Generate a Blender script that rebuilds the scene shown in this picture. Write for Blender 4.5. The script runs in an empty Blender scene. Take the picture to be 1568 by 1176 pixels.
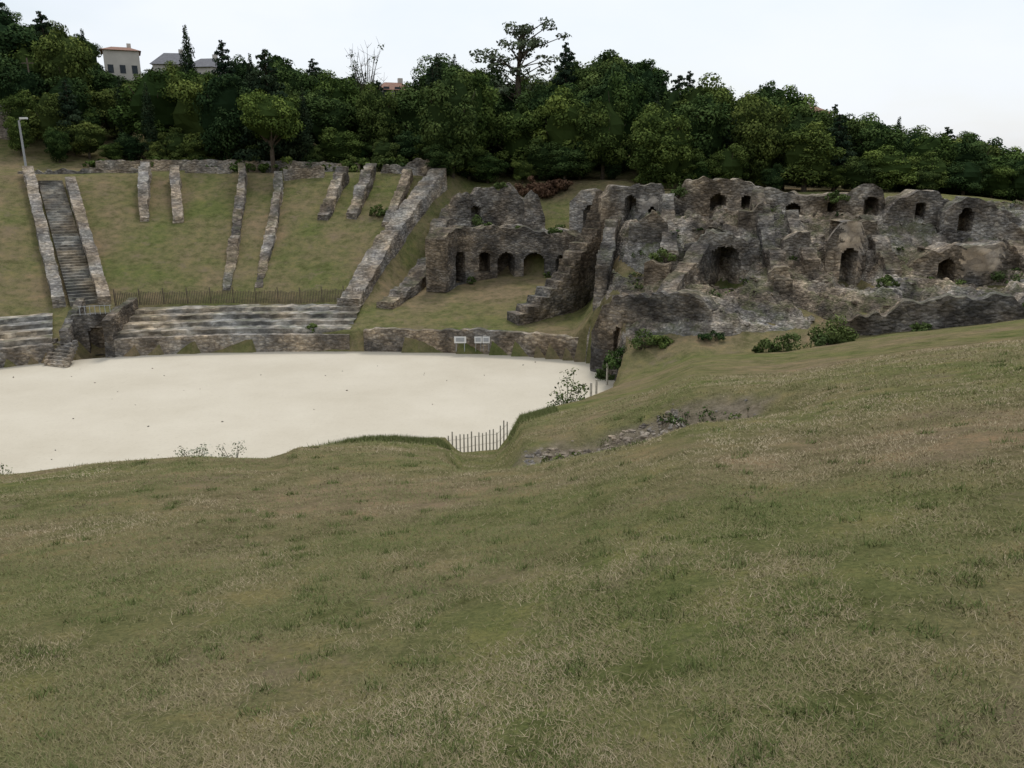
import bpy, math, numpy as np
from mathutils import Vector
rng=np.random.default_rng(7)
scene=bpy.context.scene
R=math.radians
def link(o): scene.collection.objects.link(o); return o
# ---------------- camera
cam=bpy.data.cameras.new("camera"); cam.sensor_width=36; cam.lens=36*1230/1568
co=link(bpy.data.objects.new("camera",cam)); co.location=(0,0,14); co.rotation_euler=(R(90-15.4),0,0)
cam.clip_end=3000; cam.clip_start=.1; scene.camera=co
# ---------------- noise
def _h(i,j,k,s):
    n=(i*374761393+j*668265263+k*2147483647+s*974711)&0xffffffff
    n=((n^(n>>13))*1274126177)&0xffffffff
    return ((n^(n>>16))&0xffff)/65535.0*2-1
def vn(p,s=0):
    f=np.floor(p); t=p-f; t=t*t*(3-2*t); i=f.astype(np.int64); o=0
    for a in (0,1):
        for b in (0,1):
            for c in (0,1):
                w=(t[:,0] if a else 1-t[:,0])*(t[:,1] if b else 1-t[:,1])*(t[:,2] if c else 1-t[:,2])
                o=o+w*_h(i[:,0]+a,i[:,1]+b,i[:,2]+c,s)
    return o
def fbm(p,f,oc=3,s=0):
    o=0;a=1;t=0
    for k in range(oc): o=o+a*vn(p*f,s+k); t+=a; a*=.5; f*=2.03
    return o/t
# ---------------- terrain
def xmax(y): return np.interp(y,[20,27,34,42,50,60],[-12,-6,0.5,4.5,7.2,7.6])
th=np.linspace(0,2*np.pi,241)[:-1]
c,s_=np.cos(th),np.sin(th)
px=-14+28*np.sign(c)*np.abs(c)**.8; py=42+18.3*np.sign(s_)*np.abs(s_)**.8
px=np.minimum(px,xmax(py)); poly=np.stack([px,py],1)
def sdf(x,y):
    x=np.asarray(x,float).ravel(); y=np.asarray(y,float).ravel()
    A=poly; B=np.roll(poly,-1,0); out=np.empty(len(x))
    for i in range(0,len(x),20000):
        P=np.stack([x[i:i+20000],y[i:i+20000]],1)[:,None,:]
        d=(B-A)[None]; L=(d**2).sum(2)+1e-9
        t=np.clip(((P-A[None])*d).sum(2)/L,0,1)
        q=P-A[None]-d*t[...,None]; D=np.sqrt((q**2).sum(2).min(1))
        ya,yb=A[None,:,1],B[None,:,1]; cond=(ya>P[...,1])!=(yb>P[...,1])
        xi=A[None,:,0]+(P[...,1]-ya)/(yb-ya+1e-12)*(B-A)[None,:,0]
        ins=((cond&(P[...,0]<xi)).sum(1)%2)==1
        out[i:i+20000]=np.where(ins,-D,D)
    return out
def ss(x,a,b):
    t=np.clip((x-a)/(b-a),0,1); return t*t*(3-2*t)
RT=[-1.2,-.68,-.419,-.312,-.290,-.158,-.088,-.072,-.012,.006,.123,.182,.231,.347,.51,.647,1.0]
ST=[.33,.318,.296,.300,.284,.281,.288,.312,.312,.266,.24,.224,.2025,.196,.17,.152,.12]
CARVE=[(3.0,16.2,2.7,2.0,1.05),(15,58.3,1.6,2.2,1.6),(23.6,56.5,1.3,2,1.2),(29.5,54.3,1.2,1.6,1.0),(31.4,53.9,1.6,1.4,.6),(-31.3,59.0,1.3,1.9,1.9)]
def H(x,y,carve=True):
    x=np.asarray(x,float).ravel(); y=np.asarray(y,float).ravel()
    sd=sdf(x,y); r=x/np.maximum(y,2.)
    zf=12.4-np.interp(r,RT,ST)*np.maximum(y,0)+.25*np.maximum(-y,0)
    zs=12.4-np.interp(r,[-1.2,-.68,-.419,-.306,-.158,.014,.123,.182,.231,.347,.51,.647,1.0],[.33,.318,.296,.294,.282,.27,.24,.224,.2025,.196,.17,.152,.12])*np.maximum(y,0)+.25*np.maximum(-y,0)
    wv=ss(y,13,19); zf=zs*(1-wv)+zf*wv
    b=.9+1.3*np.maximum(sd,0); k=.5
    h=np.clip(.5+.5*(b-zf)/k,0,1); zf=b*(1-h)+zf*h-k*h*(1-h)
    hs=np.interp(r,[-.7,-.45,-.1,.15,.35,.6],[.30,.26,.18,.17,0,-.12])
    far=hs*np.clip(sd-38,0,62)
    zN=np.interp(sd,[0,.6,6,30,37],[1.2,1.3,2.5,12.9,13.2])+far
    zE=np.interp(sd,[0,.6,15,17.5,19.5,32,40],[1.4,1.6,3.6,3.9,7.3,12,12.6])+far
    t=np.clip((y-46)/17,0,1); zR=zf*(1-t)+9.3*t+np.clip((y-63)/14,0,1)*2+far
    wE=ss(x-(-12.3+(y-66)*.264),-1.5,1.5); wR=ss(x-(5.4+(y-55)*.24),-2,2)
    z=zN*(1-wE)+zE*wE; z=z*(1-wR)+zR*wR
    w=ss(y,40,50); z=zf*(1-w)+z*w
    p=np.stack([x,y,0*x],1)
    z=z+(.075*fbm(p,.6,3,3)+.16*fbm(p,.11,2,9))*ss(sd,1,5)*ss(np.hypot(x,y),1,5)
    if carve:
        for cx,cy,rx,ry,dp in CARVE: z=z-dp*np.exp(-(((x-cx)/rx)**2+((y-cy)/ry)**2)**1.5)
    return np.where(sd<0,-.3,z)
def axis(a,b,fine,lo,hi):
    v=list(np.arange(a,b,fine)); st=fine; p=a
    while p>lo: st*=1.25; p-=st; v.insert(0,p)
    st=fine;p=v[-1]
    while p<hi: st*=1.25; p+=st; v.append(p)
    return np.array(v)
xs=axis(-56,46,.42,-700,700); ys=axis(-2,98,.42,-300,900)
GX,GY=np.meshgrid(xs,ys); GZ=H(GX,GY).reshape(GX.shape)
def gz(x,y):
    x=np.asarray(x,float);y=np.asarray(y,float)
    i=np.clip(np.searchsorted(xs,x)-1,0,len(xs)-2); j=np.clip(np.searchsorted(ys,y)-1,0,len(ys)-2)
    u=(x-xs[i])/(xs[i+1]-xs[i]); v=(y-ys[j])/(ys[j+1]-ys[j])
    return (GZ[j,i]*(1-u)+GZ[j,i+1]*u)*(1-v)+(GZ[j+1,i]*(1-u)+GZ[j+1,i+1]*u)*v
def g1(x,y): return float(gz(np.array([x]),np.array([y]))[0])
def pitmask(x,y):
    p=np.stack([x,y,0*x],1); e=((x-3.0)/2.7)**2+((y-16.9)/1.7)**2
    return 1-ss(e+.5*fbm(p,1.2,2,51),.75,1.1)
# ---------------- mesh helper
def mesh(name,V,F,mats=(),smooth=False,mi=None,col=None,parent=None,lnk=True):
    V=np.asarray(V,np.float32).reshape(-1,3)
    me=bpy.data.meshes.new(name)
    if isinstance(F,np.ndarray):
        k=F.shape[1]; me.vertices.add(len(V)); me.vertices.foreach_set("co",V.ravel())
        me.loops.add(F.size); me.loops.foreach_set("vertex_index",F.ravel().astype(np.int32))
        me.polygons.add(len(F)); me.polygons.foreach_set("loop_start",(np.arange(len(F))*k).astype(np.int32))
        me.update(calc_edges=True)
    else: me.from_pydata(V.tolist(),[],F)
    for m in mats: me.materials.append(m)
    if mi is not None: me.polygons.foreach_set("material_index",np.asarray(mi,np.int32))
    if col is not None:
        a=me.attributes.new("lv",'FLOAT','POINT'); a.data.foreach_set("value",np.asarray(col,np.float32))
    if smooth: me.polygons.foreach_set("use_smooth",np.ones(len(me.polygons),bool))
    me.update()
    if not lnk: return me
    o=link(bpy.data.objects.new(name,me))
    if parent: o.parent=parent
    return o
class MB:
    def __init__(s): s.V=[];s.F=[];s.M=[]
    def box(s,c,d,rz=0,m=0,taper=1.0):
        n=len(s.V); cr,sr=math.cos(rz),math.sin(rz)
        for z in(-1,1):
            for a,b in((-1,-1),(1,-1),(1,1),(-1,1)):
                k=taper if z>0 else 1
                x=a*d[0]/2*k;y=b*d[1]/2*k; s.V.append((c[0]+x*cr-y*sr,c[1]+x*sr+y*cr,c[2]+z*d[2]/2))
        for f in((0,3,2,1),(4,5,6,7),(0,1,5,4),(1,2,6,5),(2,3,7,6),(3,0,4,7)): s.F.append(tuple(n+i for i in f)); s.M.append(m)
    def tube(s,p,q,r0,r1,m=0,k=7):
        p=Vector(p);q=Vector(q);d=(q-p).normalized(); a=d.orthogonal().normalized(); b=d.cross(a); n=len(s.V)
        for P,r in((p,r0),(q,r1)):
            for i in range(k):
                t=2*math.pi*i/k; s.V.append(tuple(P+a*math.cos(t)*r+b*math.sin(t)*r))
        for i in range(k): j=(i+1)%k; s.F.append((n+i,n+j,n+k+j,n+k+i)); s.M.append(m)
        s.F.append(tuple(n+k+i for i in range(k))); s.M.append(m)
    def obj(s,name,mats,parent=None,lnk=True): return mesh(name,s.V,s.F,mats,mi=s.M,parent=parent,lnk=lnk)
# ---------------- materials
def newmat(n,diffuse=False):
    m=bpy.data.materials.new(n); m.use_nodes=True; nt=m.node_tree; b=nt.nodes["Principled BSDF"]
    if diffuse:
        nt.nodes.remove(b); b=nt.nodes.new('ShaderNodeBsdfDiffuse'); nt.links.new(b.outputs[0],nt.nodes["Material Output"].inputs[0]); return m,nt,b
    b.inputs["Roughness"].default_value=.9; b.inputs["Specular IOR Level"].default_value=.15
    return m,nt,b
def N(nt,t,**k):
    n=nt.nodes.new(t)
    for a,v in k.items():
        if a in n.inputs: n.inputs[a].default_value=v
        else: setattr(n,a,v)
    return n
def pos(nt): return N(nt,'ShaderNodeNewGeometry').outputs['Position']
def noise(nt,sc,det=4,rough=.6,vec=None):
    n=N(nt,'ShaderNodeTexNoise'); n.inputs['Scale'].default_value=sc; n.inputs['Detail'].default_value=det; n.inputs['Roughness'].default_value=rough
    nt.links.new(vec if vec is not None else pos(nt),n.inputs['Vector']); return n.outputs['Fac']
def ramp(nt,fac,st):
    r=N(nt,'ShaderNodeValToRGB'); e=r.color_ramp.elements
    while len(e)<len(st): e.new(.5)
    for i,(p,cc) in enumerate(st): e[i].position=p; e[i].color=(*cc,1) if len(cc)==3 else cc
    nt.links.new(fac,r.inputs[0]); return r.outputs[0]
def mix(nt,f,a,b,mode='MIX'):
    m=N(nt,'ShaderNodeMix'); m.data_type='RGBA'; m.blend_type=mode
    for s,v in((m.inputs[0],f),(m.inputs[6],a),(m.inputs[7],b)):
        if hasattr(v,'links'): nt.links.new(v,s)
        elif isinstance(v,(int,float)): s.default_value=v
        else: s.default_value=(*v,1)
    return m.outputs[2]
def math_(nt,op,a,b):
    m=N(nt,'ShaderNodeMath'); m.operation=op
    for s,v in((m.inputs[0],a),(m.inputs[1],b)):
        if hasattr(v,'links'): nt.links.new(v,s)
        else: s.default_value=v
    return m.outputs[0]
def bump(nt,b,h,st,dist):
    n=N(nt,'ShaderNodeBump'); n.inputs['Strength'].default_value=st; n.inputs['Distance'].default_value=dist
    nt.links.new(h,n.inputs['Height']); nt.links.new(n.outputs[0],b.inputs['Normal'])
def simple(n,col,rough=.8,nz=.25,sc=3):
    m,nt,b=newmat(n); f=noise(nt,sc,5)
    k=ramp(nt,f,[(.3,tuple(v*(1-nz) for v in col)),(.7,tuple(min(1,v*(1+nz)) for v in col))])
    nt.links.new(k,b.inputs[0]); b.inputs['Roughness'].default_value=rough; return m
mg,nt,b=newmat("grass_ground",True)
g=ramp(nt,noise(nt,.14,6,.65),[(.36,(.125,.142,.052)),(.5,(.165,.152,.075)),(.62,(.205,.165,.10))])
g2=ramp(nt,noise(nt,1.3,6,.75),[(.36,(.55,.6,.5)),(.5,(1,1,1)),(.66,(1.45,1.28,1.25))])
k=mix(nt,.8,g,g2,'MULTIPLY')
fine=ramp(nt,noise(nt,28,4,.8),[(.3,(.5,.5,.45)),(.5,(1,1,1)),(.72,(1.6,1.5,1.35))])
k=mix(nt,.75,k,fine,'MULTIPLY')
soil=ramp(nt,noise(nt,.6,7,.8),[(.54,(0,0,0)),(.66,(1,1,1))])
k=mix(nt,math_(nt,'MULTIPLY',soil,.6),k,(.215,.165,.115))
at=N(nt,'ShaderNodeAttribute'); at.attribute_name="lv"
dirt=ramp(nt,noise(nt,5,5,.8),[(.35,(.10,.085,.06)),(.6,(.24,.2,.15))])
k=mix(nt,math_(nt,'MULTIPLY',at.outputs['Fac'],.9),k,dirt)
nt.links.new(k,b.inputs[0]); hh=math_(nt,'ADD',noise(nt,22,5,.8),math_(nt,'MULTIPLY',noise(nt,3.2,4,.7),2.5)); bump(nt,b,hh,.8,.06)
msand,nt,b=newmat("arena_sand")
k=ramp(nt,noise(nt,.15,6,.65),[(.3,(.53,.475,.37)),(.7,(.62,.565,.455))])
k2=ramp(nt,noise(nt,5,7,.75),[(.3,(.8,.78,.74)),(.47,(1,1,1))])
nt.links.new(mix(nt,.6,k,k2,'MULTIPLY'),b.inputs[0]); bump(nt,b,noise(nt,8,5),.4,.03)
def stonemat(name,dark,mid,light,moss=.25,vs=3.2,bs=1.0):
    m,nt,b=newmat(name); P=pos(nt)
    v=N(nt,'ShaderNodeTexVoronoi'); v.inputs['Scale'].default_value=vs
    mp=N(nt,'ShaderNodeMapping'); mp.inputs['Scale'].default_value=(1,1,1.9); nt.links.new(P,mp.inputs[0])
    wn=N(nt,'ShaderNodeTexNoise'); wn.inputs['Scale'].default_value=2; nt.links.new(P,wn.inputs['Vector'])
    ad=N(nt,'ShaderNodeVectorMath'); ad.operation='ADD'; sc=N(nt,'ShaderNodeVectorMath'); sc.operation='SCALE'; sc.inputs['Scale'].default_value=.35
    nt.links.new(wn.outputs['Color'],sc.inputs[0]); nt.links.new(mp.outputs[0],ad.inputs[0]); nt.links.new(sc.outputs[0],ad.inputs[1]); nt.links.new(ad.outputs[0],v.inputs['Vector'])
    big=ramp(nt,noise(nt,.42,7,.72),[(.38,dark),(.5,mid),(.6,light)])
    warm=ramp(nt,noise(nt,.23,4,.6),[(.4,(.93,.97,1.04)),(.6,(1.12,1.0,.86))])
    big=mix(nt,1.0,big,warm,'MULTIPLY')
    sepc=N(nt,'ShaderNodeSeparateColor'); nt.links.new(v.outputs['Color'],sepc.inputs[0])
    st=ramp(nt,sepc.outputs[0],[(0,(.6,.6,.6)),(.6,(1,1,1)),(.95,(1.6,1.56,1.48))])
    k=mix(nt,.7,big,st,'MULTIPLY')
    ed=ramp(nt,v.outputs['Distance'],[(.25,(1,1,1)),(.7,(.5,.48,.45))])
    k=mix(nt,.6,k,ed,'MULTIPLY')
    fn=ramp(nt,noise(nt,9,5,.75),[(.3,(.6,.6,.6)),(.55,(1,1,1)),(.75,(1.4,1.4,1.35))])
    k=mix(nt,.6,k,fn,'MULTIPLY')
    geo=N(nt,'ShaderNodeNewGeometry'); sx=N(nt,'ShaderNodeSeparateXYZ'); nt.links.new(geo.outputs['Normal'],sx.inputs[0])
    up=math_(nt,'MULTIPLY',ramp(nt,sx.outputs[2],[(.3,(0,0,0)),(.85,(1,1,1))]),ramp(nt,noise(nt,.6,6,.75),[(.47,(0,0,0)),(.58,(1,1,1))]))
    k=mix(nt,math_(nt,'MULTIPLY',up,moss),k,(.095,.105,.042))
    nt.links.new(k,b.inputs[0])
    hh=math_(nt,'ADD',math_(nt,'MULTIPLY',v.outputs['Distance'],-1.0),noise(nt,7,6,.7))
    bump(nt,b,hh,bs,.12); return m
mstone=stonemat("ruin_stone",(.11,.098,.085),(.245,.218,.185),(.47,.425,.36),.4)
mdark=stonemat("dark_stone",(.075,.068,.06),(.155,.14,.122),(.33,.298,.255),.4)
mlight=stonemat("pale_stone",(.19,.172,.15),(.35,.318,.275),(.52,.475,.41),.15)
mrub=stonemat("rubble_stone",(.10,.09,.078),(.24,.214,.182),(.50,.455,.39),.7,4.5)
mplast=stonemat("old_plaster",(.32,.28,.23),(.41,.36,.30),(.5,.44,.37),.0,1.2,.3)
mbench=stonemat("bench_stone",(.16,.15,.13),(.31,.29,.25),(.50,.47,.41),.4,1.6,.5)
mwood=simple("weathered_wood",(.13,.105,.08),.85,.35,8)
mwoodl=simple("pale_wood",(.42,.39,.33),.85,.3,8)
mwhite=simple("white_paint",(.72,.72,.7),.6,.08,4)
mmetal=simple("grey_metal",(.36,.37,.38),.5,.1,4)
mhouse=simple("rendered_wall",(.55,.51,.45),.9,.1,.5)
mtile=simple("roof_tile",(.26,.15,.11),.9,.3,3)
mslate=simple("roof_slate",(.16,.16,.17),.8,.2,3)
mglass=simple("window_glass",(.05,.06,.07),.2,.1,3)
mbark=simple("bark",(.085,.068,.05),.95,.4,6)
def leafmat(name,dk,md,lt,hue=.35):
    m,nt,b=newmat(name,True)
    a=N(nt,'ShaderNodeAttribute'); a.attribute_name="lv"
    oi=N(nt,'ShaderNodeObjectInfo')
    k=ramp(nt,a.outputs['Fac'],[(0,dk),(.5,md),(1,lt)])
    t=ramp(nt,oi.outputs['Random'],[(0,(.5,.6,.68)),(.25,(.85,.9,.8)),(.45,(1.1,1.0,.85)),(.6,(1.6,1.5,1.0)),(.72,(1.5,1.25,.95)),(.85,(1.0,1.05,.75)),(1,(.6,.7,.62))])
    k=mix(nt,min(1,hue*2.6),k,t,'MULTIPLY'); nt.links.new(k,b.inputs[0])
    return m
mleaf=leafmat("leaves",(.022,.037,.015),(.066,.102,.036),(.14,.19,.066))
mpine=leafmat("needles",(.013,.024,.016),(.032,.05,.029),(.065,.09,.05),.12)
mpinel=leafmat("pale_needles",(.05,.065,.04),(.10,.125,.075),(.17,.2,.12),.0)
mbush=leafmat("bush_leaves",(.04,.06,.022),(.085,.12,.04),(.15,.19,.075),.1)
mrust=leafmat("rust_leaves",(.05,.03,.02),(.12,.07,.045),(.17,.11,.07),.0)
mflow=leafmat("pale_leaves",(.09,.11,.05),(.24,.26,.16),(.55,.55,.45),.0)
# ---------------- ground and arena
n=len(xs);m_=len(ys); idx=np.arange(n*m_).reshape(m_,n)
F=np.stack([idx[:-1,:-1],idx[:-1,1:],idx[1:,1:],idx[1:,:-1]],-1).reshape(-1,4)
mesh("ground",np.stack([GX,GY,GZ],-1),F,[mg],smooth=True,col=pitmask(GX.ravel(),GY.ravel()))
ap=np.concatenate([poly,np.zeros((len(poly),1))],1)
mesh("arena_sand",ap,[list(range(len(poly)))],[msand])
tg=np.roll(poly,-1,0)-np.roll(poly,1,0); tg/=np.linalg.norm(tg,axis=1)[:,None]+1e-9
nrm=np.stack([tg[:,1],-tg[:,0]],1)
for _ in range(3): nrm=(np.roll(nrm,1,0)+nrm+np.roll(nrm,-1,0))/3
nrm/=np.linalg.norm(nrm,axis=1)[:,None]
def resample(P,ds):
    P=np.asarray(P,float); d=np.r_[0,np.cumsum(np.linalg.norm(np.diff(P[:,:2],axis=0),axis=1))]
    n=max(2,int(d[-1]/ds)+1); t=np.linspace(0,d[-1],n)
    return np.stack([np.interp(t,d,P[:,i]) for i in range(P.shape[1])],1),t
# ---------------- ruined wall builder
def wall(name,path,thick=1.0,mat=mstone,base=None,ops=(),ds=.2,rag=.35,disp=.2,seed=1,zrel=False,parent=None,patch=None,step=0):
    P,t=resample(path,ds); nx=len(P)
    dx=np.gradient(P[:,0]);dy=np.gradient(P[:,1]); L=np.hypot(dx,dy)+1e-9
    nn=np.stack([-dy/L,dx/L],1)
    if nn[:,1].mean()<0: nn=-nn
    zt=P[:,2].copy()
    if step: zt=np.round(zt/step)*step
    gf=gz(P[:,0],P[:,1]); gb=gz(P[:,0]+nn[:,0]*thick,P[:,1]+nn[:,1]*thick)
    if zrel: zt=np.maximum(gf,gb)+zt
    q=np.stack([t,0*t,0*t+seed*7.1],1)
    zt=zt+rag*(fbm(q,.45,3,seed)+.6*vn(q*2.2,seed+5))
    zb=np.minimum(gf,gb)-.6 if base is None else np.full(nx,float(base))
    zt=np.maximum(zt,zb+.25)
    nz=max(2,int((zt-zb).max()/ds)+1); jj=np.linspace(0,1,nz)
    Zg=zb[:,None]+(zt-zb)[:,None]*jj[None]
    def sheet(off,sg,sd):
        x=np.repeat((P[:,0]+nn[:,0]*off)[:,None],nz,1); y=np.repeat((P[:,1]+nn[:,1]*off)[:,None],nz,1)
        p=np.stack([x,y,Zg],-1).reshape(-1,3)
        d=(disp*1.2*fbm(p,.5,3,sd)+disp*.5*fbm(p,2.4,2,sd+9)).reshape(nx,nz)
        x=x+nn[:,0][:,None]*d*sg; y=y+nn[:,1][:,None]*d*sg
        return np.stack([x,y,Zg+.3*disp*fbm(p,1.7,2,sd+3).reshape(nx,nz)],-1).reshape(-1,3)
    A=sheet(0,1,seed); B=sheet(thick,1,seed+20); V=np.concatenate([A,B]); off=nx*nz
    cx=(P[:-1,0]+P[1:,0])/2; cz=(Zg[:-1,:-1]+Zg[1:,1:])/2
    hole=np.zeros((nx-1,nz-1),bool)
    for (ox,hw,z0,z1) in ops:   # ox = world x of opening centre
        i0=np.argmin(abs(P[:,0]-ox)); s0=t[i0]; sc=(t[:-1]+t[1:])/2-s0
        w=hw; zz=cz; ds_=np.abs(sc)[:,None]*np.ones_like(cz)
        hole|=(ds_<w)&(zz>z0)&((zz<z1-w)|(((zz-(z1-w))**2+ds_**2)<w*w))
    I=np.arange(nx*nz).reshape(nx,nz); F=[];M=[]
    for i in range(nx-1):
        for j in range(nz-1):
            a,b_,c_,d_=I[i,j],I[i+1,j],I[i+1,j+1],I[i,j+1]
            F.append((d_+off,c_+off,b_+off,a+off)); M.append(0)
            if hole[i,j]: 
                for (e,f,ii,jj2) in((a,b_,i,j-1),(b_,c_,i+1,j),(c_,d_,i,j+1),(d_,a,i-1,j)):
                    if ii<0 or jj2<0 or ii>=nx-1 or jj2>=nz-1 or not hole[ii,jj2]:
                        F.append((e,f,f+off,e+off)); M.append(0)
                continue
            F.append((a,b_,c_,d_))
            M.append(1 if patch is not None and patch(P[i,0]+.25*math.sin(j*1.3+i*.7),Zg[i,j]+.2*math.sin(i*.9)) else 0)
            if j==0: F.append((b_,a,a+off,b_+off)); M.append(0)
            if j==nz-2: F.append((d_,c_,c_+off,d_+off)); M.append(0)
            if i==0: F.append((a,d_,d_+off,a+off)); M.append(0)
            if i==nx-2: F.append((c_,b_,b_+off,c_+off)); M.append(0)
    return mesh(name,V,[tuple(int(v) for v in f) for f in F],[mat,mplast],mi=M,parent=parent)
# podium wall round the arena
pw=[(poly[i,0]-nrm[i,0]*.05,poly[i,1]-nrm[i,1]*.05) for i in range(len(poly))]
order=[i for i in range(len(poly)) if poly[i,1]>38]
order.sort(key=lambda i:-math.atan2(poly[i,1]-38,poly[i,0]+14))
def ring(name,sel,top,mat,th,rag=.05):
    pts=[(pw[i][0],pw[i][1],top) for i in sel]; 
    return wall(name,pts,th,mat,base=-.1,ds=.28,rag=rag,disp=.05,seed=3)
L=[i for i in order if poly[i,0]<-33.2]; M2=[i for i in order if -30.2<poly[i,0]<-11.5]; E2=[i for i in order if poly[i,0]>-11.6 and poly[i,1]>57]
ring("podium_wall",L,1.32,mlight,.7); ring("podium_wall",M2,1.32,mlight,.7); ring("podium_wall",E2,1.75,mstone,.6,.18)
for nm,sel in(("stone_seating",L),("stone_seating",M2)):
    V=[];Fq=[]; prof=[(.62,1.0)]
    for k in range(4): prof+=[(.66+1.33*k,1.68+.32*k),(.66+1.33*k+1.29,1.68+.32*k+.02)]
    prof+=[(6.0,2.1)]
    S=[(poly[i],nrm[i]) for i in sel]; pp,tt=resample([(a[0],a[1],b[0],b[1]) for a,b in S],.5)
    for r_,q in enumerate(pp):
        for kk,(s,z) in enumerate(prof):
            jt=.05*math.sin(r_*1.7+kk)+rng.normal(0,.025); V.append((q[0]+q[2]*(s+jt),q[1]+q[3]*(s+jt),z+rng.normal(0,.025)))
    K=len(prof)
    for a in range(len(pp)-1):
        for k in range(K-1): Fq.append((a*K+k,(a+1)*K+k,(a+1)*K+k+1,a*K+k+1))
    mesh(nm,V,Fq,[mbench])
fb=MB(); sel=[i for i in order if -30.5<poly[i,0]<-11.8]
pp,tt=resample([(poly[i,0]+nrm[i,0]*6.5,poly[i,1]+nrm[i,1]*6.5) for i in sel],.13)
for k,q in enumerate(pp):
    z=g1(*q); h=1.1+rng.normal(0,.05); fb.box((q[0],q[1],z+h/2-.05),(.055,.025,h),rng.normal(0,.2),0)
    if k%14==0: fb.tube((q[0],q[1]+.06,z-.2),(q[0],q[1]+.06,z+1.35),.05,.04)
    if k%4==0 and k+4<len(pp):
        q2=pp[k+4]; z2=g1(*q2)
        for hh in(.3,.9): fb.tube((q[0],q[1]-.03,z+hh),(q2[0],q2[1]-.03,z2+hh),.008,.008,0,4)
fb.obj("paling_fence",[mwood])
fb=MB(); fp=[]
for k in range(17):
    x=-2.35+k*.135; y=28.1+(x+2.3)*1.07; z=g1(x,y); fp.append((x,y,z))
    h=1.0+rng.normal(0,.09); fb.box((x,y,z+h/2-.15),(.055,.03,h),rng.normal(0,.3),0,.8)
for hh in(.3,.65):
    for a,b_ in zip(fp[:-1],fp[1:]): fb.tube((a[0],a[1],a[2]+hh),(b_[0],b_[1],b_[2]+hh),.008,.008,0,4)
fb.obj("picket_fence",[mwoodl])
# gateway between the seating banks
gate=bpy.data.objects.new("arena_gateway",None); link(gate)
wall("side_wall",[(-30.2,58.2,2.9),(-30.7,64.0,3.6)],.6,mdark,base=-.1,ds=.25,rag=.15,disp=.06,seed=31,parent=gate)
wall("side_wall_2",[(-32.9,57.2,2.2),(-34.4,63.0,3.6)],.6,mdark,base=-.1,ds=.25,rag=.15,disp=.06,seed=32,parent=gate)
wall("back_wall",[(-33.0,59.2,3.0),(-30.2,60.0,3.0)],.6,mdark,base=-.1,ds=.2,rag=.05,disp=.05,seed=33,ops=[(-31.4,.6,-.2,2.0)],parent=gate)
gb=MB()
for k in range(7): gb.box((-32.3+k*.33,59.3+k*.1,3.35),(.035,.035,.7),0,0)
gb.tube((-32.4,59.3,3.65),(-30.2,59.95,3.65),.02,.02)
gb.obj("railing",[mmetal],gate)
sb=MB()
for k in range(7): sb.box((-32.45-.03*k,55.6+.3*k,.10+.19*k),(1.5,.32,.20),R(-20),0)
for k in range(7):
    for sx in(-.88,.88): sb.box((-32.45-.03*k+sx,55.6+.3*k-sx*.34,.17+.19*k),(.18,.33,.5),R(-20),0)
sb.obj("arena_steps",[mlight])
A0=np.array([-35.1,63.6]);A1=np.array([-47.0,82.2]);B0=np.array([-33.6,64.4]);B1=np.array([-44.9,82.6])
st=MB(); K=46
for k in range(K):
    f=(k+.5)/K; cc=(A0+(A1-A0)*f+B0+(B1-B0)*f)/2; d=A1-A0
    st.box((cc[0],cc[1],g1(cc[0],cc[1])+.05),(2.1,.42,.42),math.atan2(d[1],d[0])-math.pi/2,0)
st.obj("stone_staircase",[mbench])
def strip(name,pts,w,h,mat=mstone,seed=1,rag=.25,disp=.12,ds=.22):
    return wall(name,pts,w,mat,ds=ds,rag=rag,disp=disp,seed=seed,zrel=True)
strip("radial_wall",[(-36.3,62.9,.7),(-48.6,82.6,.9)],.9,0,mlight,41)
strip("radial_wall",[(-33.4,64.3,.7),(-44.3,82.2,.9)],.9,0,mlight,42)
strip("radial_wall",[(-35.5,77.8,.5),(-37.2,82.5,1.3),(-38.6,86.3,1.7)],.9,0,mlight,43,.35,.2)
strip("radial_wall",[(-32.4,78.2,.5),(-34,82.5,1.2),(-35.6,86.5,1.4)],.9,0,mlight,44,.35,.2)
strip("radial_wall",[(-24.7,68,.2),(-25.6,73,.4),(-26.9,79,.7),(-28.6,86.8,1.0),(-29,88.3,1.4)],.8,0,mstone,45,.4,.2)
strip("radial_wall",[(-22.2,68.7,.2),(-23.2,77.2,.7),(-24.4,84.8,1.0),(-25,87.3,1.4)],.8,0,mstone,46,.4,.2)
strip("radial_wall",[(-17.9,80,.4),(-17.7,84.5,1.1),(-17.5,88.3,1.5)],1.1,0,mstone,47,.4,.2)
strip("radial_wall",[(-15.2,80.3,.4),(-14.8,85,1.3),(-14.6,89.3,1.7)],1.1,0,mstone,48,.4,.2)
strip("radial_wall",[(-11.6,79,.3),(-11,84,.9),(-10.6,88.6,1.2)],1.0,0,mstone,49,.4,.2)
wall("ruined_wall",[(-14.4,90.4,12.9),(-13.6,90.3,14.1),(-11.9,90.2,13.9),(-10.1,89.8,14.1),(-8.2,89.4,14.2),(-7.6,89.2,12.6)],1.2,mstone,ds=.22,rag=.5,seed=50)
for k,pts in enumerate([[(-50,84,.4),(-44,86.8,.35),(-39,88.2,.4)],[(-35,88.9,.35),(-33,89.6,.6),(-30.5,89.8,.3)],[(-24.3,88.3,.7),(-22.5,88.9,.9),(-20.2,89,.8)]]):
    wall("low_stone_wall",pts,.8,mlight,ds=.22,rag=.3,disp=.15,seed=60+k,zrel=True)
wall("raking_wall",[(-12.6,65.2,.8),(-11.4,72.5,.9),(-9.7,79,1.1),(-7.9,85.2,1.2),(-6.9,87.6,1.5)],1.8,mlight,ds=.22,rag=.3,disp=.15,seed=71,zrel=True)
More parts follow.
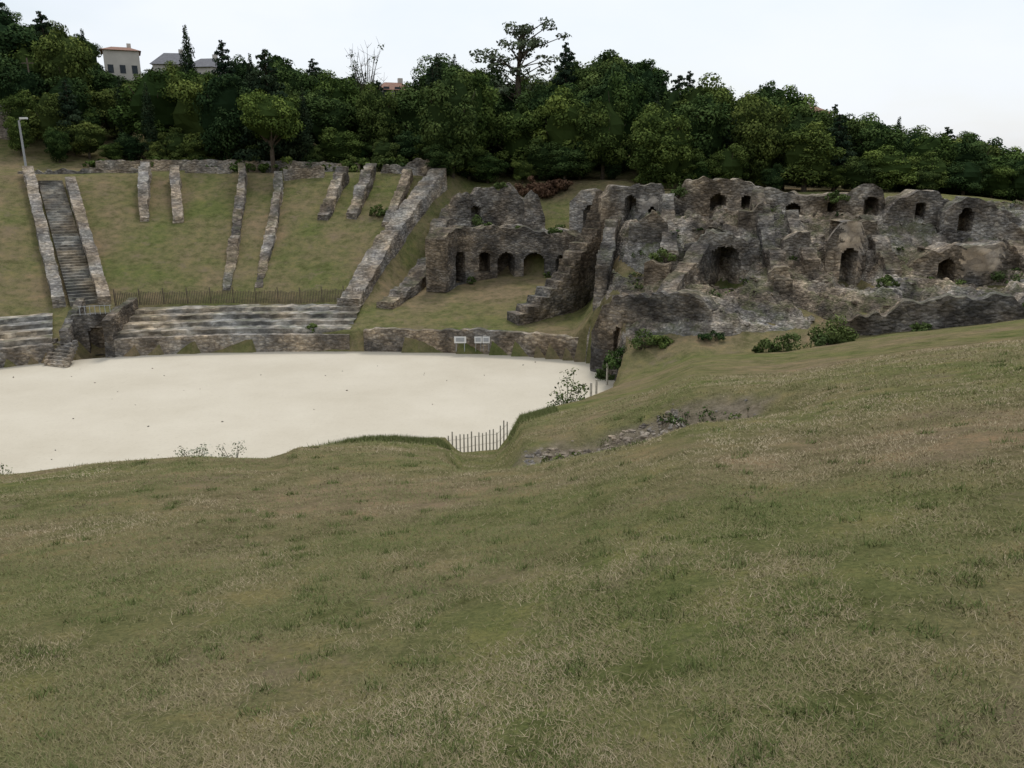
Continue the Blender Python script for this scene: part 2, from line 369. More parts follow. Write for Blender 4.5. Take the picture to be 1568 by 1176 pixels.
wall("raking_wall",[(-9.7,65.6,.5),(-8.4,70,1.0),(-7.4,74.6,1.3),(-6.4,78.6,1.2),(-5.2,83.5,.9)],1.6,mstone,ds=.22,rag=.45,disp=.2,seed=72,zrel=True)
wall("ruined_arcade",[(-5.8,70.2,7.6),(-4.9,72.8,8.5),(-3.8,73.9,8.5),(-2.6,74.6,8.2),(-1.6,74.9,8.4),(.4,75.6,7.8),(1.6,75.6,8.0),(3.4,75.6,7.7),(5,74.4,7.9),(6.1,73.6,7.6),(7.0,71,8.6)],1.9,mdark,base=3.0,ds=.14,rag=.35,disp=.1,seed=73,
     ops=[(-4.75,.75,3.4,6.3),(-2.6,.62,4.2,6.1),(-.5,.85,3.2,6.0),(2.1,1.0,3.3,5.9),(4.5,.5,4.0,5.8),(5.9,.4,4.3,5.9)])
wall("ruined_wall",[(-6.2,80,10.2),(-5.0,80,11.2),(-4.0,80.2,11.0),(-2.5,81,11.8),(-.9,81,11.3),(-.3,81,11.9),(1.0,81,10.8),(1.6,80,9.2)],1.2,mstone,ds=.18,rag=.5,disp=.2,seed=74,ops=[(-3.6,.5,8,10.0)])
wall("ruined_pier",[(1.2,79,10.7),(1.9,79,11.5),(2.6,79,10.9),(3.2,79,9.0)],1.2,mstone,ds=.18,rag=.3,seed=75)
wall("ruined_arch",[(5.4,77.2,10.6),(6.5,77,11.5),(7.7,77,11.7),(8.9,77,11.2),(9.6,77.2,9.6)],1.5,mlight,ds=.16,rag=.15,disp=.12,seed=76,ops=[(7.7,1.05,7,10.3)])
for k,pts in enumerate([[(-3,77.6,.6),(-.5,78.7,.9),(1.5,78.2,.5)],[(2.5,77.6,.5),(4.2,77.3,.9),(6,76.6,.8)]]):
    wall("low_stone_wall",pts,.8,mlight,ds=.2,rag=.3,disp=.15,seed=80+k,zrel=True)
# east massif walls
wall("ruined_wall",[(7.3,66.8,11.0),(8.0,66.9,11.9),(8.5,67,12.2),(9.9,66.2,12.3),(12.0,66,12.2),(12.4,66.1,11.2)],1.6,mstone,ds=.16,rag=.3,disp=.14,seed=82,ops=[(9.6,.5,8.6,11.5),(8.3,.4,8.0,9.4),(11.2,.25,9.6,10.6)],patch=lambda x,z:10.2<x<11.9 and 9<z<11.2)
wall("ruined_wall",[(11.6,65.2,11.2),(12.9,65,11.5),(13.4,64.3,12.5),(15,64,12.9),(16.7,64,12.9),(18,64,12.7),(19.4,63.6,12.2)],1.8,mstone,ds=.16,rag=.35,disp=.14,seed=83,ops=[(16,.65,8.8,11.7),(13.3,.5,7.9,9.4),(18.2,.4,10.0,11.6)])
wall("ruined_wall",[(18.6,63.2,12.1),(20.7,63,11.9),(22.9,62,11.6),(24.8,62,12.0),(26.5,61,12.5),(27.5,61,12.3),(27.9,61.2,10.8)],2.0,mstone,ds=.18,rag=.5,disp=.18,seed=84,ops=[(26.6,.6,9.4,11.6),(21.5,.5,9.6,11.1),(24.2,.45,9.8,11.2)])
wall("ruined_pier",[(22.0,56.7,8.8),(22.8,56.4,10.0),(24.1,56.4,10.0),(24.9,56.8,8.6)],2.6,mstone,base=4.6,ds=.14,rag=.25,disp=.1,seed=85,ops=[(23.6,.6,5.4,8.3)],patch=lambda x,z:22.8<x<24.3 and z>6.0)
wall("ruined_wall",[(27.3,60,10.6),(28.1,60,11.5),(29.2,60,12.3),(30.6,60,12.1),(31.7,59.8,11.4),(32.4,59.8,10.6)],2.0,mstone,ds=.18,rag=.45,disp=.15,seed=86,ops=[(29.8,.45,9.6,11.2)])
wall("ruined_wall",[(30.8,58.2,10.8),(32,58,11.6),(33,58,11.7),(34.1,58,11.1),(35.3,58,10.1),(37,57.6,9.2),(39,57,8.2)],1.8,mstone,ds=.18,rag=.4,disp=.15,seed=87,ops=[(32.2,.5,9.2,10.9)])
wall("ruined_wall",[(26.8,54.4,7.3),(28.0,54,8.3),(29.5,54,8.7),(31,54,8.6),(32.6,54,8.8),(34,54,7.6)],2.4,mstone,base=4.2,ds=.15,rag=.4,disp=.12,seed=88,ops=[(29.2,.65,5.2,7.8)],patch=lambda x,z:30.1<x<32.6 and z>6.7)
wall("tunnel_mouth",[(12.4,58.2,8.2),(13.6,57.4,9.2),(14.95,57,9.7),(16.2,57.2,9.3),(17.6,57.8,8.4)],4.5,mstone,base=4.5,ds=.18,rag=.5,disp=.22,seed=89,ops=[(14.95,1.2,5.2,8.4)])
wall("arena_end_wall",[(5.5,54.3,3.0),(6.1,53.7,4.4),(6.8,53.2,5.1),(8.6,52,5.7),(10.6,50.8,6.0),(12.4,49.6,5.2)],1.6,mdark,base=0,ds=.16,rag=.5,disp=.18,seed=90,ops=[(7.2,.45,1.0,3.4),(9.7,.35,2.2,3.9)])
wall("raking_wall",[(10.2,51.4,5.6),(12.6,55.4,7.4),(15.2,59,9.2)],1.2,mdark,ds=.2,rag=.4,disp=.15,seed=91)
wall("stepped_wall",[(.55,61,2.7),(2.1,62,3.4),(3.4,63,4.55),(5,64,6.2),(6.4,66,7.9),(7.5,67,9.3),(8.3,68,11.3)],1.7,mdark,base=1.5,ds=.15,rag=.1,disp=.12,seed=92,step=.55)
wall("low_stone_wall",[(19.6,47,4.9),(21.5,46.5,5.6),(23.2,46,6.0),(25.6,45,6.4),(28.2,44,6.9),(34,42,8.1)],1.0,mdark,ds=.18,rag=.55,disp=.2,seed=93)
for k,pts in enumerate([[(6.9,57.5,1.6),(8.0,62,2.0),(8.8,66,1.6)],[(11.6,57,1.7),(12.2,61,2.0),(12.6,64.5,2.2)],[(18.6,53,1.5),(18.9,58,2.0),(19.2,63,2.4)],[(21.2,55.5,1.3),(21.0,59,1.9),(21.2,62,2.2)],[(26.2,54,1.4),(26.4,57,2.0),(26.6,60.5,2.2)],[(34.8,52,1.4),(35,56,1.8)]]):
    wall("radial_wall",pts,1.0,mstone if k%2 else mdark,ds=.18,rag=.7,disp=.2,seed=130+k,zrel=True)
# remnants of cross walls standing out of the rubble
for k,pts in enumerate([[(8.6,60,1.8),(10.2,59.6,2.4),(11.4,59.6,1.7)],[(16.8,60.5,1.9),(18.4,60.2,2.5)],[(19.2,57.2,1.8),(20.9,57,2.6)],[(9.2,56,1.4),(10.8,55.4,1.9)],[(33,61,2.0),(36,60,2.3),(38.5,59,1.6)],[(17.2,54.0,1.5),(18.4,53.6,1.9)],[(25,58.8,1.9),(26.2,58.6,2.4)]]):
    wall("cross_wall",pts,1.3,mstone,ds=.16,rag=.5,disp=.1,seed=150+k,zrel=True)
# rubble mass
rx=np.arange(3.0,48,.19); ry=np.arange(45.5,68,.19); RX,RY=np.meshgrid(rx,ry)
base=gz(RX.ravel(),RY.ravel()); p=np.stack([RX.ravel(),RY.ravel(),base],1)
sk=p.copy(); sk[:,0]=p[:,0]*.8+p[:,2]*1.3; sk[:,1]*=.6
rd=1-np.abs(fbm(sk,.33,4,11)*2.0)
dz=1.2*rd+.4*fbm(p,1.1,3,12)-.2+1.0*np.exp(-((p[:,1]-61)/3.2)**2)*ss(p[:,0],9,12)
xe=p[:,0]+.8*fbm(p,.5,2,15)-np.interp(p[:,1],[50,56,64,68],[6.6,5.4,6.6,8.2])
ed=ss(xe,0,1.4)*ss(p[:,1]+2.2*fbm(p,.3,3,16),np.interp(p[:,0],[5,14,22,30],[49,48.8,47.5,46]),np.interp(p[:,0],[5,14,22,30],[51,51,49.5,48]))
for cx,cy,ax,ay,dp in CARVE[1:5]: ed=ed*(1-.95*np.exp(-(((p[:,0]-cx)/(ax*1.15))**2+((p[:,1]-cy+1)/(ay*1.2))**2)**1.5))
zz=base-.4+ed*(.4+dz)
# broken courses: ledges following tilted beds
tl=zz+.10*p[:,0]+.5*fbm(p,.25,2,61); st_=.62; fr=tl/st_-np.floor(tl/st_); q_=np.floor(tl/st_)+ss(fr,.3,.7)
zz=zz+.8*(q_*st_-tl)*ss(ed,.2,.8)+(.16*fbm(p,3.6,2,14)+.05*vn(p*9,17))*ed
n2=len(rx);m2=len(ry); idx=np.arange(n2*m2).reshape(m2,n2)
F=np.stack([idx[:-1,:-1],idx[:-1,1:],idx[1:,1:],idx[1:,:-1]],-1).reshape(-1,4)
jit=.07*np.stack([vn(p*5,21),vn(p*5,22)],1)
mesh("rubble_slope",np.stack([p[:,0]+jit[:,0],p[:,1]+jit[:,1],zz],1),F,[mrub])
def rz(x,y): return int((y-45.5)/.19)*n2+int((x-3)/.19)
def rocks(name,pts,sizes,mat):
    ico=[(0,0,-1),(.72,-.53,-.45),(-.28,-.85,-.45),(-.89,0,-.45),(-.28,.85,-.45),(.72,.53,-.45),(.28,-.85,.45),(-.72,-.53,.45),(-.72,.53,.45),(.28,.85,.45),(.89,0,.45),(0,0,1)]
    fc=[(0,1,2),(1,0,5),(0,2,3),(0,3,4),(0,4,5),(1,5,10),(2,1,6),(3,2,7),(4,3,8),(5,4,9),(1,10,6),(2,6,7),(3,7,8),(4,8,9),(5,9,10),(6,10,11),(7,6,11),(8,7,11),(9,8,11),(10,9,11)]
    ico=np.array(ico);V=[];F=[]
    for (x,y,z),s in zip(pts,sizes):
        v=ico*(1+rng.normal(0,.18,(12,1)))*s*rng.uniform(.6,1.2,3); a=rng.uniform(0,6.28); c,q=math.cos(a),math.sin(a)
        v=np.stack([v[:,0]*c-v[:,1]*q+x,v[:,0]*q+v[:,1]*c+y,v[:,2]*.7+z+s*.1],1); n=len(V)*12; F+=[tuple(n+i for i in f) for f in fc]; V.append(v)
    return mesh(name,np.concatenate(V),F,[mat])
pt=[];sz=[]
for _ in range(2000):
    x=rng.uniform(.3,4.0);y=rng.uniform(15.4,18.8)
    if pitmask(np.array([x]),np.array([y]))[0]<.4 or vn(np.array([[x*1.1,y*1.1,3.]]),5)[0]<-.25: continue
    pt.append((x,y,g1(x,y)-.01));sz.append(.018+.085*rng.random()**2.2)
for _ in range(60):
    x=rng.uniform(.2,5.5);y=rng.uniform(13,19); pt.append((x,y,g1(x,y)-.01));sz.append(rng.uniform(.015,.05))
rocks("loose_stones",pt,sz,mlight)
pt=[];sz=[]
for _ in range(1100):
    x=rng.uniform(6,40);y=rng.uniform(49,65); i=rz(x,y)
    if ed[i]<.5: continue
    pt.append((x,y,float(zz[i])));sz.append(rng.uniform(.07,.26))
rocks("fallen_blocks",pt,sz,mrub)
pt=[];sz=[]
for _ in range(45):
    x=rng.uniform(-35,5);y=rng.uniform(36,57)
    if sdf([x],[y])[0]<-1: pt.append((x,y,.0));sz.append(rng.uniform(.03,.07))
rocks("arena_pebbles",pt,sz,mdark)
# ---------------- vegetation
def leaves(lobes,dens,size,seed,up=.2):
    r=np.random.default_rng(seed);V=[];C=[]
    for (cx,cy,cz,rad,fl) in lobes:
        n=max(8,int(dens*rad*rad)); d=r.normal(size=(n,3)); d[:,2]+=up; d/=np.linalg.norm(d,axis=1)[:,None]
        rr=rad*(.5+.62*r.random(n)**.7)
        c0=np.array([cx,cy,cz])+d*rr[:,None]*np.array([1,1,fl])
        nn=d+r.normal(0,.5,(n,3)); nn[:,2]+=.25; nn/=np.linalg.norm(nn,axis=1)[:,None]
        a=np.cross(nn,r.normal(size=(n,3))); a/=np.linalg.norm(a,axis=1)[:,None]+1e-9; b_=np.cross(nn,a)
        s=size*r.uniform(.6,1.3,n)[:,None]
        V.append(np.stack([c0-a*s,c0-b_*s*.55,c0+a*s,c0+b_*s*.55],1))
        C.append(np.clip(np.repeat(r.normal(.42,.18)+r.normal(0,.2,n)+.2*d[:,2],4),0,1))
    V=np.concatenate(V).reshape(-1,3); return V,np.concatenate(C)
def tree_mesh(name,kind,seed,leafm):
    r=np.random.default_rng(seed); mb=MB(); lobes=[]; dens=200; size=.17; core=None
    if kind=='broad':
        cz=5.1; rw=r.uniform(2.9,3.9); rh=4.6; ax,ay=r.normal(0,.5,2)
        for _ in range(42):
            d=r.normal(size=3); d/=np.linalg.norm(d); k=r.uniform(.45,.93); up=max(0,d[2])
            lobes.append((d[0]*rw*k+ax*up,d[1]*rw*k+ay*up,cz+d[2]*rh*k,r.uniform(.55,1.45),.8))
        core=(0,0,cz,rw*.66,rh*.7)
        mb.tube((0,0,-1),(0,0,2.5),.3,.22); 
        for _ in range(6):
            a=r.uniform(0,6.28); mb.tube((0,0,r.uniform(1.6,3)),(math.cos(a)*rw*.7,math.sin(a)*rw*.7,r.uniform(4,8)),.14,.03,0,5)
    elif kind=='round':
        cz=6.6; rw=4.6; rh=3.2
        for _ in range(46):
            d=r.normal(size=3); d/=np.linalg.norm(d); k=r.uniform(.5,.88)
            lobes.append((d[0]*rw*k,d[1]*rw*k,cz+d[2]*rh*k,r.uniform(.7,1.3),.8))
        core=(0,0,cz,rw*.72,rh*.72); mb.tube((0,0,-1),(0.1,0,4.5),.34,.25)
        for _ in range(9):
            a=r.uniform(0,6.28); mb.tube((0,0,r.uniform(2.6,3.6)),(math.cos(a)*rw*.7,math.sin(a)*rw*.7,r.uniform(5,7)),.14,.03,0,5)
    elif kind=='cypress':
        for i in range(26):
            f=i/25; w=.95*math.sin(math.pi*(.12+.86*f)**.8)*.9+.08; a=r.uniform(0,6.28)
            lobes.append((math.cos(a)*w*.4,math.sin(a)*w*.4,.7+f*9.0,w*.75+.12,1.3))
        dens=420; size=.13; mb.tube((0,0,-1),(0,0,9),.2,.04)
    elif kind=='conifer':
        mb.tube((0,0,-1),(0,0,9.8),.28,.04)
        for i in range(34):
            f=i/33; w=(1-f)**.8*2.9+.25; a=i*2.4; k=r.uniform(.45,.8)
            z=1.2+f*8.5
            lobes.append((math.cos(a)*w*k,math.sin(a)*w*k,z,w*.42+.2,.4)); mb.tube((0,0,z-.2),(math.cos(a)*w,math.sin(a)*w,z),.07,.02,0,4)
        dens=230; size=.17
    elif kind=='pine':
        mb.tube((0,0,-1),(.3,.1,5.5),.22,.17); mb.tube((.3,.1,5.5),(0,.2,8.9),.17,.07)
        for i in range(46):
            z=4.2+5.4*r.random()**.8; w=r.uniform(.4,2.9)*(1.1 if z<8.7 else .8); a=r.uniform(0,6.28)
            q=(math.cos(a)*w,math.sin(a)*w,z); lobes.append((*q,r.uniform(.35,.8),.5)); mb.tube((.1,.1,z-r.uniform(.6,1.4)),q,.06,.02,0,4)
        dens=190; size=.12
    elif kind=='bare':
        mb.tube((0,0,-1),(0,0,5),.2,.12)
        for i in range(40):
            a=r.uniform(0,6.28); w=r.uniform(.6,2.2); z0=r.uniform(3,6); z=z0+r.uniform(1.5,4)
            e=(math.cos(a)*w,math.sin(a)*w,min(z,10)); mb.tube((0,0,z0-1),e,.05,.015,0,4)
            for _ in range(3): mb.tube(e,(e[0]+r.normal(0,.5),e[1]+r.normal(0,.5),e[2]+r.uniform(.1,.9)),.018,.01,0,3)
            if r.random()<.6: lobes.append((*e,.4,.8))
        dens=90; size=.12
    V,C=leaves(lobes,dens,size,seed+1)
    nv=len(mb.V); nq=len(V)//4
    F=list(mb.F)+[(nv+4*i,nv+4*i+1,nv+4*i+2,nv+4*i+3) for i in range(nq)]
    mi=[0]*len(mb.F)+[1]*nq; VV=np.concatenate([np.array(mb.V),V]); CC=np.concatenate([np.zeros(nv),C])
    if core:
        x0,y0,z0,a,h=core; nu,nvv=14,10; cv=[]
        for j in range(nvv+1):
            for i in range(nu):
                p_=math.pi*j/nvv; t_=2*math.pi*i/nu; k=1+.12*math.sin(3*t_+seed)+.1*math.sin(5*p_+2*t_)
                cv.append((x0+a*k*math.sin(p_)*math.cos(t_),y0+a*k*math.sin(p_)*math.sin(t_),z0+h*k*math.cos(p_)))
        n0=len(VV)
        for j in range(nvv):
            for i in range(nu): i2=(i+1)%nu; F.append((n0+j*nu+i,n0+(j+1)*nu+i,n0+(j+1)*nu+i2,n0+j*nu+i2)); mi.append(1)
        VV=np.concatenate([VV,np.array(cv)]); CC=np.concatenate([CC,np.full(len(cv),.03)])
    return mesh(name,VV,F,[mbark,leafm],mi=mi,col=CC,lnk=False)
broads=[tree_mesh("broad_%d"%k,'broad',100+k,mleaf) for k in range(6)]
con=tree_mesh("conifer_m",'conifer',120,mpine); cyp=tree_mesh("cypress_m",'cypress',121,mpine)
pin=tree_mesh("pine_m",'pine',122,mpinel); rnd=tree_mesh("round_m",'round',123,mleaf); bare=tree_mesh("bare_m",'bare',124,mleaf)
def put(name,me,x,y,h,w=1.0,parent=None,z=None):
    o=link(bpy.data.objects.new(name,me)); o.location=(x,y,g1(x,y) if z is None else z); s=h/10
    o.scale=(s*w,s*w,s); o.rotation_euler=(0,0,rng.uniform(0,6.28))
    if parent: o.parent=parent
    return o
EL=np.array([(-.75,.182),(-.585,.182),(-.52,.172),(-.489,.146),(-.475,.105),(-.432,.101),(-.413,.118),(-.352,.109),(-.333,.118),(-.29,.132),(-.254,.127),(-.216,.109),(-.147,.10),(-.135,.08),(-.117,.108),(-.079,.123),(-.055,.116),(-.033,.115),(-.01,.100),(.02,.10),(.04,.112),(.058,.130),(.095,.122),(.134,.137),(.16,.118),(.173,.074),(.195,.095),(.233,.100),(.255,.074),(.293,.09),(.331,.096),(.346,.062),(.38,.06),(.415,.060),(.44,.048),(.468,.050),(.529,.039),(.596,.024),(.7,.016)])
forest=link(bpy.data.objects.new("distant_forest",None))
cnt=0
for Yr in (83,89,95.5,101,107,114,122,131,141):
    x=-.74*Yr-4
    while x<.72*Yr+4:
        x+=rng.uniform(3.8,6.4)*(Yr/105)**.5; y=Yr+rng.uniform(-2.5,2.5)
        if x<-9 and y<95: continue
        if -9<=x<11 and y<90: continue
        if x<-53 and y<101: continue
        g=g1(x,y); zs=14+y*np.interp(x/y,EL[:,0],EL[:,1])
        h=rng.uniform(7,13.5)
        if Yr>=122 or (x<-40 and Yr>110): h=zs-g+rng.uniform(-3.2,.7)
        h=min(h,zs-g+rng.uniform(-1.5,.3))
        if h<3.0: continue
        h=min(h,19 if x<-40 else 16); t=rng.random()
        me=con if t<.13 else (cyp if t<.17 and h>6 else broads[rng.integers(6)])
        wd=rng.uniform(.8,1.2)*(1 if h>8 else 9/h*.95); 
        if h>13: wd*=.8
        put("forest_tree",me,x,y,h*1.03,wd,forest); cnt+=1
for x in np.arange(-62,52,2.6):
    x=x+rng.uniform(-.8,.8); y=(96.5 if x<-9 else (91 if x<11 else 82))+rng.uniform(-1.5,1.5)
    if x<-50: y=103
    put("forest_tree",broads[rng.integers(6)],x,y,rng.uniform(2.4,4.8),rng.uniform(1.2,1.7),forest); cnt+=1
for (x,y,h) in [(-57,98.5,6.5),(-61,95,3.5),(-55.5,94.5,4.5),(-53,97,7.5),(-51,94,4)]: put("forest_tree",broads[rng.integers(6)],x,y,h,1.0,forest)
print("trees",cnt)
put("round_tree",rnd,-26.4,92,8.9,.95)
put("cypress_tree",cyp,-23.4,95,9,1.0); put("cypress_tree",cyp,-44,117,31-g1(-44,117)+1,.9)
put("cedar_tree",con,-39.3,117,30.2-g1(-39.3,117),.8)
put("bare_tree",bare,-18.3,108,28.8-g1(-18.3,108),.8)
put("pine_tree",pin,1.3,104,30.8-g1(1.3,104),1.15)
for (x,y,el,me,w_) in [(-7.9,118,.122,cyp,.9),(-10.4,112,.112,con,.7),(7.5,120,.136,con,.7),(24.5,118,.105,con,.7),(34.5,116,.1,broads[2],.6),(-2.5,114,.125,con,.6),(45,118,.068,con,.7),(-66,112,.185,con,.8)]:
    put("conifer_tree" if me is con else ("cypress_tree" if me is cyp else "broadleaf_tree"),me,x,y,14+el*y-g1(x,y),w_)
def shrub(name,x,y,w,h,mat,seed,dens=900,size=.06,z=None,nl=14):
    r=np.random.default_rng(seed); lb=[]; mb=MB(); g=g1(x,y) if z is None else z
    sxx=r.uniform(.7,1.5)
    for _ in range(nl):
        a=r.uniform(0,6.28);k=r.random()**.6*w*.42; q=(math.cos(a)*k*sxx,math.sin(a)*k,h*r.uniform(.1,.9)*(1-.5*k/(w*.42)))
        lb.append((*q,r.uniform(.10,.22)*min(w,h*1.4),.8)); mb.tube((0,0,-.2),q,.012*w,.005,0,4)
    V,C=leaves(lb,dens/max(.3,w*w*.15)*.35,size,seed+1); nv=len(mb.V);nq=len(V)//4
    F=list(mb.F)+[(nv+4*i,nv+4*i+1,nv+4*i+2,nv+4*i+3) for i in range(nq)]
    o=mesh(name,np.concatenate([np.array(mb.V),V]),F,[mbark,mat],mi=[0]*len(mb.F)+[1]*nq,col=np.concatenate([np.zeros(nv),C])); o.location=(x,y,g); return o
shrub("leafy_shrub",2.4,32.6,1.5,2.2,mbush,1,340,.065,nl=24); shrub("leafy_shrub",1.9,32.2,1.1,1.1,mbush,2,300,.06)
shrub("flowering_shrub",-8.2,19.6,1.3,.85,mflow,3,700,.03); shrub("flowering_shrub",-7.3,19.8,.9,.7,mflow,4,700,.03); shrub("weed_plant",-13.2,19.3,.6,.4,mbush,5,300,.03)
k=10
for (x,y,w,h) in [(15.2,43.6,2.3,1.3),(14.4,44.2,1.2,.8),(18.3,45,2.4,2.0),(19.2,46.2,1.6,1.4),(17.5,44.3,1.2,.8),(28.4,43,2.6,1.2),(30.5,42.5,2.6,1.5),(7.2,50.4,2.0,1.6),(8.3,49.4,2.6,1.4),(9.3,49.2,1.4,.9),(6.2,52.2,1.4,1.5),(12.3,48.4,1.5,.7),(23.4,45.2,1.2,.7)]:
    shrub("green_bush",x,y,w,h*.95,mleaf if k%2 else mbush,k,1100,.085,nl=22); k+=3
for (x,y,w,h) in [(4.0,17.6,1.0,.4),(4.7,17.2,1.1,.45),(5.2,16.7,.8,.3),(4.4,16.4,.9,.3),(3.6,18.1,.7,.3),(1.2,14.4,.6,.25),(.8,16.8,.6,.3)]:
    shrub("low_scrub",x,y,w,h,mleaf,k,1500,.03); k+=3
for (x,y,w,h,z) in [(-3.2,79.2,2.6,2.4,None),(-2.2,78.4,2.0,1.7,None),(-3.7,73.2,.7,1.1,None),(3.3,74.9,.5,.7,None),(-13.2,81,1.5,1.5,None),(2.2,77.4,1.8,3.0,None),(13,64.3,1.8,1.0,11.5),(8.6,78,2,1.2,None),(-15.5,61.2,.9,1.2,1.2),(24,60.9,1.6,.9,11.2),(10.8,57,1.8,1.0,7.3),(24.6,52.5,1.8,1.0,6.0),(33,53,2.2,1.2,6.2),(-2.2,75.4,1.2,.7,8.1),(.6,76.4,1.4,.7,7.7),(4,76.2,1.2,.7,7.6),(-1,81.5,1.4,.7,11.6),(0,78,1.8,1.2,None),(4.5,78,1.6,1.2,None)]:
    shrub("ivy_bush",x,y,w,h,mbush,k,900,.10,z,20); k+=3
for _ in range(46):
    x=rng.uniform(7,39);y=rng.uniform(50,64); i=rz(x,y)
    w_=rng.uniform(.4,1.5); shrub("wall_plant",x,y,w_,w_*.45,mbush if rng.random()<.5 else mleaf,k,450,.08,float(zz[i])-.05,10); k+=3
for (x,y) in [(3.2,87),(4.8,87.5),(2.0,88)]: shrub("rusty_shrub",x,y,2.6,1.9,mrust,k,1200,.14,None,22); k+=3
for j in range(26):
    x=-47+j*1.7+rng.normal(0,.5); shrub("hedge_bush",x,93.6+rng.normal(0,.5),2.6,rng.uniform(1.0,2.2),mleaf,200+3*j,1200,.16)
wall("retaining_wall",[(-46,92,14.2),(-36,92.3,14.3),(-26,92.6,14.2),(-17,92.8,13.9)],.5,mlight,ds=.4,rag=.15,disp=.05,seed=95)
wall("concrete_wall",[(-85,97,20.9),(-70,99,20.8),(-57.6,100,20.6)],.6,mlight,base=12,ds=.6,rag=.02,disp=.03,seed=96)
# ---------------- grass blades
def blades(name,x,y,length,width,cval,mat,lean=1.0):
    n=len(x); z=gz(x,y); a=rng.uniform(0,6.28,n); l=length*rng.uniform(.6,1.4,n); e=rng.uniform(.1,.9,n)/lean
    e=np.clip(e,.08,1.45); w=width; b=a+1.57+rng.normal(0,.4,n)
    p=np.stack([x,y,z-.004],1); wv=np.stack([np.cos(b)*w,np.sin(b)*w,0*b],1)
    tip=p+np.stack([np.cos(a)*np.cos(e)*l,np.sin(a)*np.cos(e)*l,np.sin(e)*l],1)
    V=np.stack([p-wv,p+wv,tip],1).reshape(-1,3); F=np.arange(3*n).reshape(-1,3)
    return mesh(name,V,F,[mat],col=np.repeat(cval,3))
mbl,nt,b=newmat("grass_blades",True)
a=N(nt,'ShaderNodeAttribute'); a.attribute_name="lv"
k=ramp(nt,a.outputs['Fac'],[(0,(.11,.14,.046)),(.3,(.175,.188,.078)),(.55,(.25,.215,.115)),(.8,(.32,.262,.162)),(1,(.48,.40,.27))])
nt.links.new(k,b.inputs[0])
n=540000
Yb=np.exp(rng.uniform(math.log(1.3),math.log(26),n)); Xb=rng.uniform(-.74,.74,n)*(Yb+.6)
p=np.stack([Xb,Yb,0*Xb],1); cl=fbm(p,3.0,2,33)+.8*fbm(p,.8,3,34); keep=(cl+rng.normal(0,.25,n)>-.27)&(pitmask(Xb,Yb)<rng.random(n)*1.1)
Xb=Xb[keep];Yb=Yb[keep];pk=p[keep];cl=.7*fbm(pk,.3,3,35)+.6*fbm(pk,1.3,3,36)
sdk=sdf(Xb,Yb)>1.5; Xb=Xb[sdk];Yb=Yb[sdk];cl=cl[sdk]
cv=np.clip(.50+.55*cl+.15*ss(Xb,-3,5)+rng.normal(0,.15,len(Xb)),0,1)
blades("grass",Xb,Yb,.03+.0018*Yb,.0013+.0004*Yb,cv,mbl)
n=1600; Yb=np.exp(rng.uniform(math.log(1.5),math.log(10),n)); Xb=rng.uniform(-.5,.74,n)*(Yb+.5)
blades("dry_straw",Xb,Yb,.09,.001+.00025*Yb,np.clip(rng.normal(.9,.07,n),0,1),mbl,6.0)
n=14000; Xb=rng.uniform(-6.6,-1.9,n); Yb=21.6+.28*(Xb+6.6)+rng.normal(0,.4,n)
X2=rng.uniform(-.1,1.6,n//2); Y2=25.5+1.4*X2+rng.normal(0,.8,n//2)
Xb=np.r_[Xb,X2];Yb=np.r_[Yb,Y2]
blades("tall_grass",Xb,Yb,.15,.009,np.clip(rng.normal(.2,.12,len(Xb)),0,1),mbl,.6)
n0=260; cxs=rng.uniform(-.7,.72,n0); cys=np.exp(rng.uniform(math.log(2.2),math.log(20),n0)); cxs=cxs*cys
rep=60; Xb=np.repeat(cxs,rep)+rng.normal(0,.05,n0*rep)*np.repeat(.6+cys*.06,rep); Yb=np.repeat(cys,rep)+rng.normal(0,.05,n0*rep)*np.repeat(.6+cys*.06,rep)
blades("weed_tufts",Xb,Yb,.05+.002*Yb,.002+.0004*Yb,np.clip(rng.normal(.08,.12,len(Xb)),0,1),mbl,.7)
# ---------------- furniture
sg=MB(); sg.box((0,0,0),(1.0,.04,.5),0,0); sg.box((0,-.03,.02),(.7,.02,.3),0,1); sg.tube((-.35,.05,-.9),(-.35,.05,.2),.03,.03,2); sg.tube((.35,.05,-.9),(.35,.05,.2),.03,.03,2)
sm=sg.obj("info_panel",[mwhite,mmetal,mmetal],lnk=False)
for x in(-3.9,-2.55,-1.95):
    o=link(bpy.data.objects.new("info_panel",sm)); o.location=(x,59.15,1.15); o.scale=(.9 if x<-3 else .55,1,1)
lb=MB(); lb.tube((0,0,-.3),(0,0,5.2),.12,.09); lb.tube((0,0,5.15),(.5,-.2,5.4),.06,.05); lb.box((.65,-.25,5.4),(.8,.3,.18),R(-20),1); lb.tube((0,0,-.1),(0,0,.3),.18,.15)
o=lb.obj("street_lamp",[mmetal,mwhite]); o.location=(-48.6,83.2,g1(-48.6,83.2))
pb=MB()
for (x,y,h) in[(4.7,46,1.3),(5.1,46.8,1.3),(6.2,50.6,1.4)]: pb.tube((x,y,g1(x,y)-.3),(x,y,max(.1,g1(x,y))+h),.08,.07)
pb.obj("fence_post",[mwoodl])
pb=MB(); pb.tube((0,0,-1),(0,0,9),.12,.08); pb.box((0,0,8.4),(1.4,.1,.1)); o=pb.obj("utility_pole",[mwood]); o.location=(-57.5,102,17)
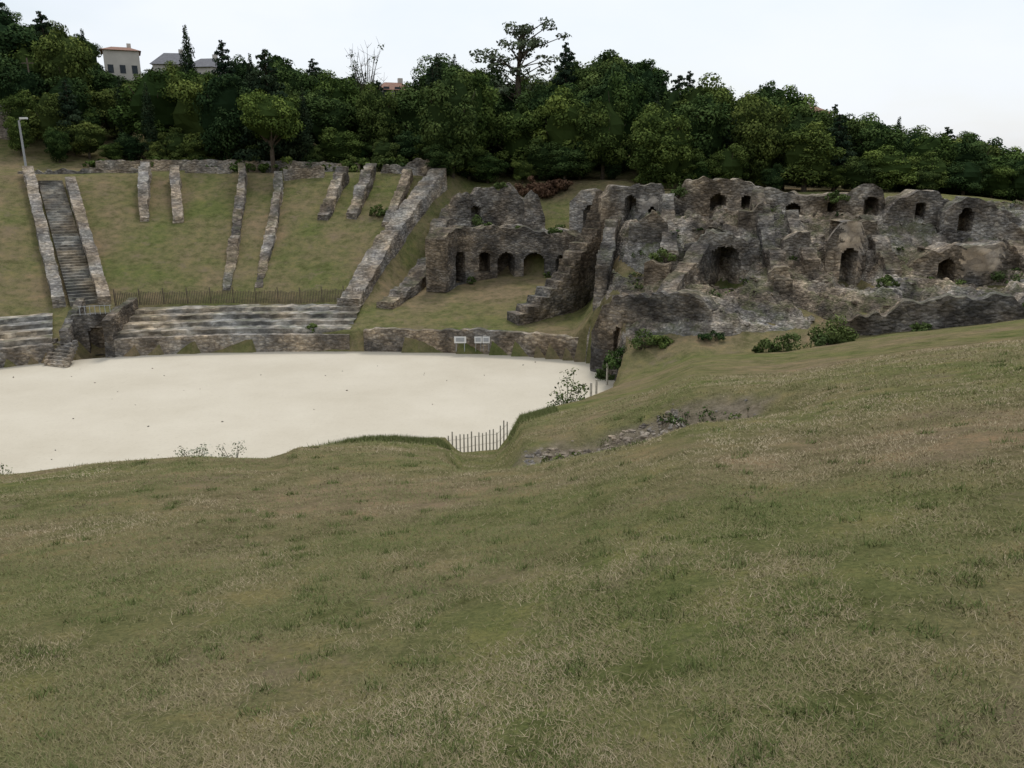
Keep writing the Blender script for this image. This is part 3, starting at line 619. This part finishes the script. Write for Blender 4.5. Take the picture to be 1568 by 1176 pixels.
def house(name,x,y,z,w,d,h,roof,rz=0,rh=1.2):
    e=link(bpy.data.objects.new(name,None)); e.location=(x,y,z); e.rotation_euler=(0,0,rz)
    b=MB(); b.box((0,0,h/2-3),(w,d,h+6)); b.obj("walls",[mhouse],e)
    r=MB(); o_=.35; V=[(-w/2-o_,-d/2-o_,h+.003),(w/2+o_,-d/2-o_,h+.003),(w/2+o_,d/2+o_,h+.003),(-w/2-o_,d/2+o_,h+.003),(-w/4,0,h+rh),(w/4,0,h+rh)]
    mesh("roof",V,[(0,1,5,4),(1,2,5),(2,3,4,5),(3,0,4),(3,2,1,0)],[roof],parent=e)
    r.box((w/4,.4,h+rh),(.6,.6,1.2)); r.obj("chimney",[mhouse],e)
    q=MB()
    for i in range(3):
        for zz_ in(1.0,3.6):
            if zz_+.7<h: q.box((-w/2+w*(i+.5)/3,-d/2-.01,zz_+.6),(.8,.06,1.2))
    q.obj("windows",[mglass],e)
house("white_house",-60.8,134,26.2,5.0,6,4.3,mtile,R(25),.8)
house("slate_house",-54,137,25.4,5,6,3.4,mslate,R(10),2); house("slate_house",-48.5,137,25.4,4.5,6,3,mslate,R(-10),1.6)
house("stone_house",-16.2,116,18.9,4.5,6,4.4,mtile,R(20)); house("tiled_house",46.8,134,17.2,4,6,4.2,mtile,R(30),1.4)
# ---------------- light
w=bpy.data.worlds.new("World"); scene.world=w; w.use_nodes=True; nt=w.node_tree; bg=nt.nodes["Background"]
sky=N(nt,'ShaderNodeTexSky'); sky.sky_type='NISHITA'; sky.sun_disc=False; sky.sun_elevation=R(58); sky.sun_rotation=R(10); sky.air_density=1.2; sky.dust_density=2.0
tc=N(nt,'ShaderNodeTexCoord'); mp=N(nt,'ShaderNodeMapping'); mp.inputs['Scale'].default_value=(1,1,2.5); nt.links.new(tc.outputs['Generated'],mp.inputs[0])
cf=noise(nt,2.2,5,.55,mp.outputs[0])
f=ramp(nt,cf,[(.38,(.62,.62,.62)),(.6,(.96,.96,.96))])
k=mix(nt,f,sky.outputs[0],(7.5,7.85,8.4))
nt.links.new(k,bg.inputs[0]); bg.inputs[1].default_value=.125
l=bpy.data.lights.new("sun",'SUN'); l.energy=1.5; l.angle=R(14); l.color=(1,.96,.9); lo=link(bpy.data.objects.new("sun",l)); lo.rotation_euler=(R(-32),0,R(-10))
scene.view_settings.view_transform='Standard'; scene.view_settings.look='None'; scene.view_settings.exposure=0
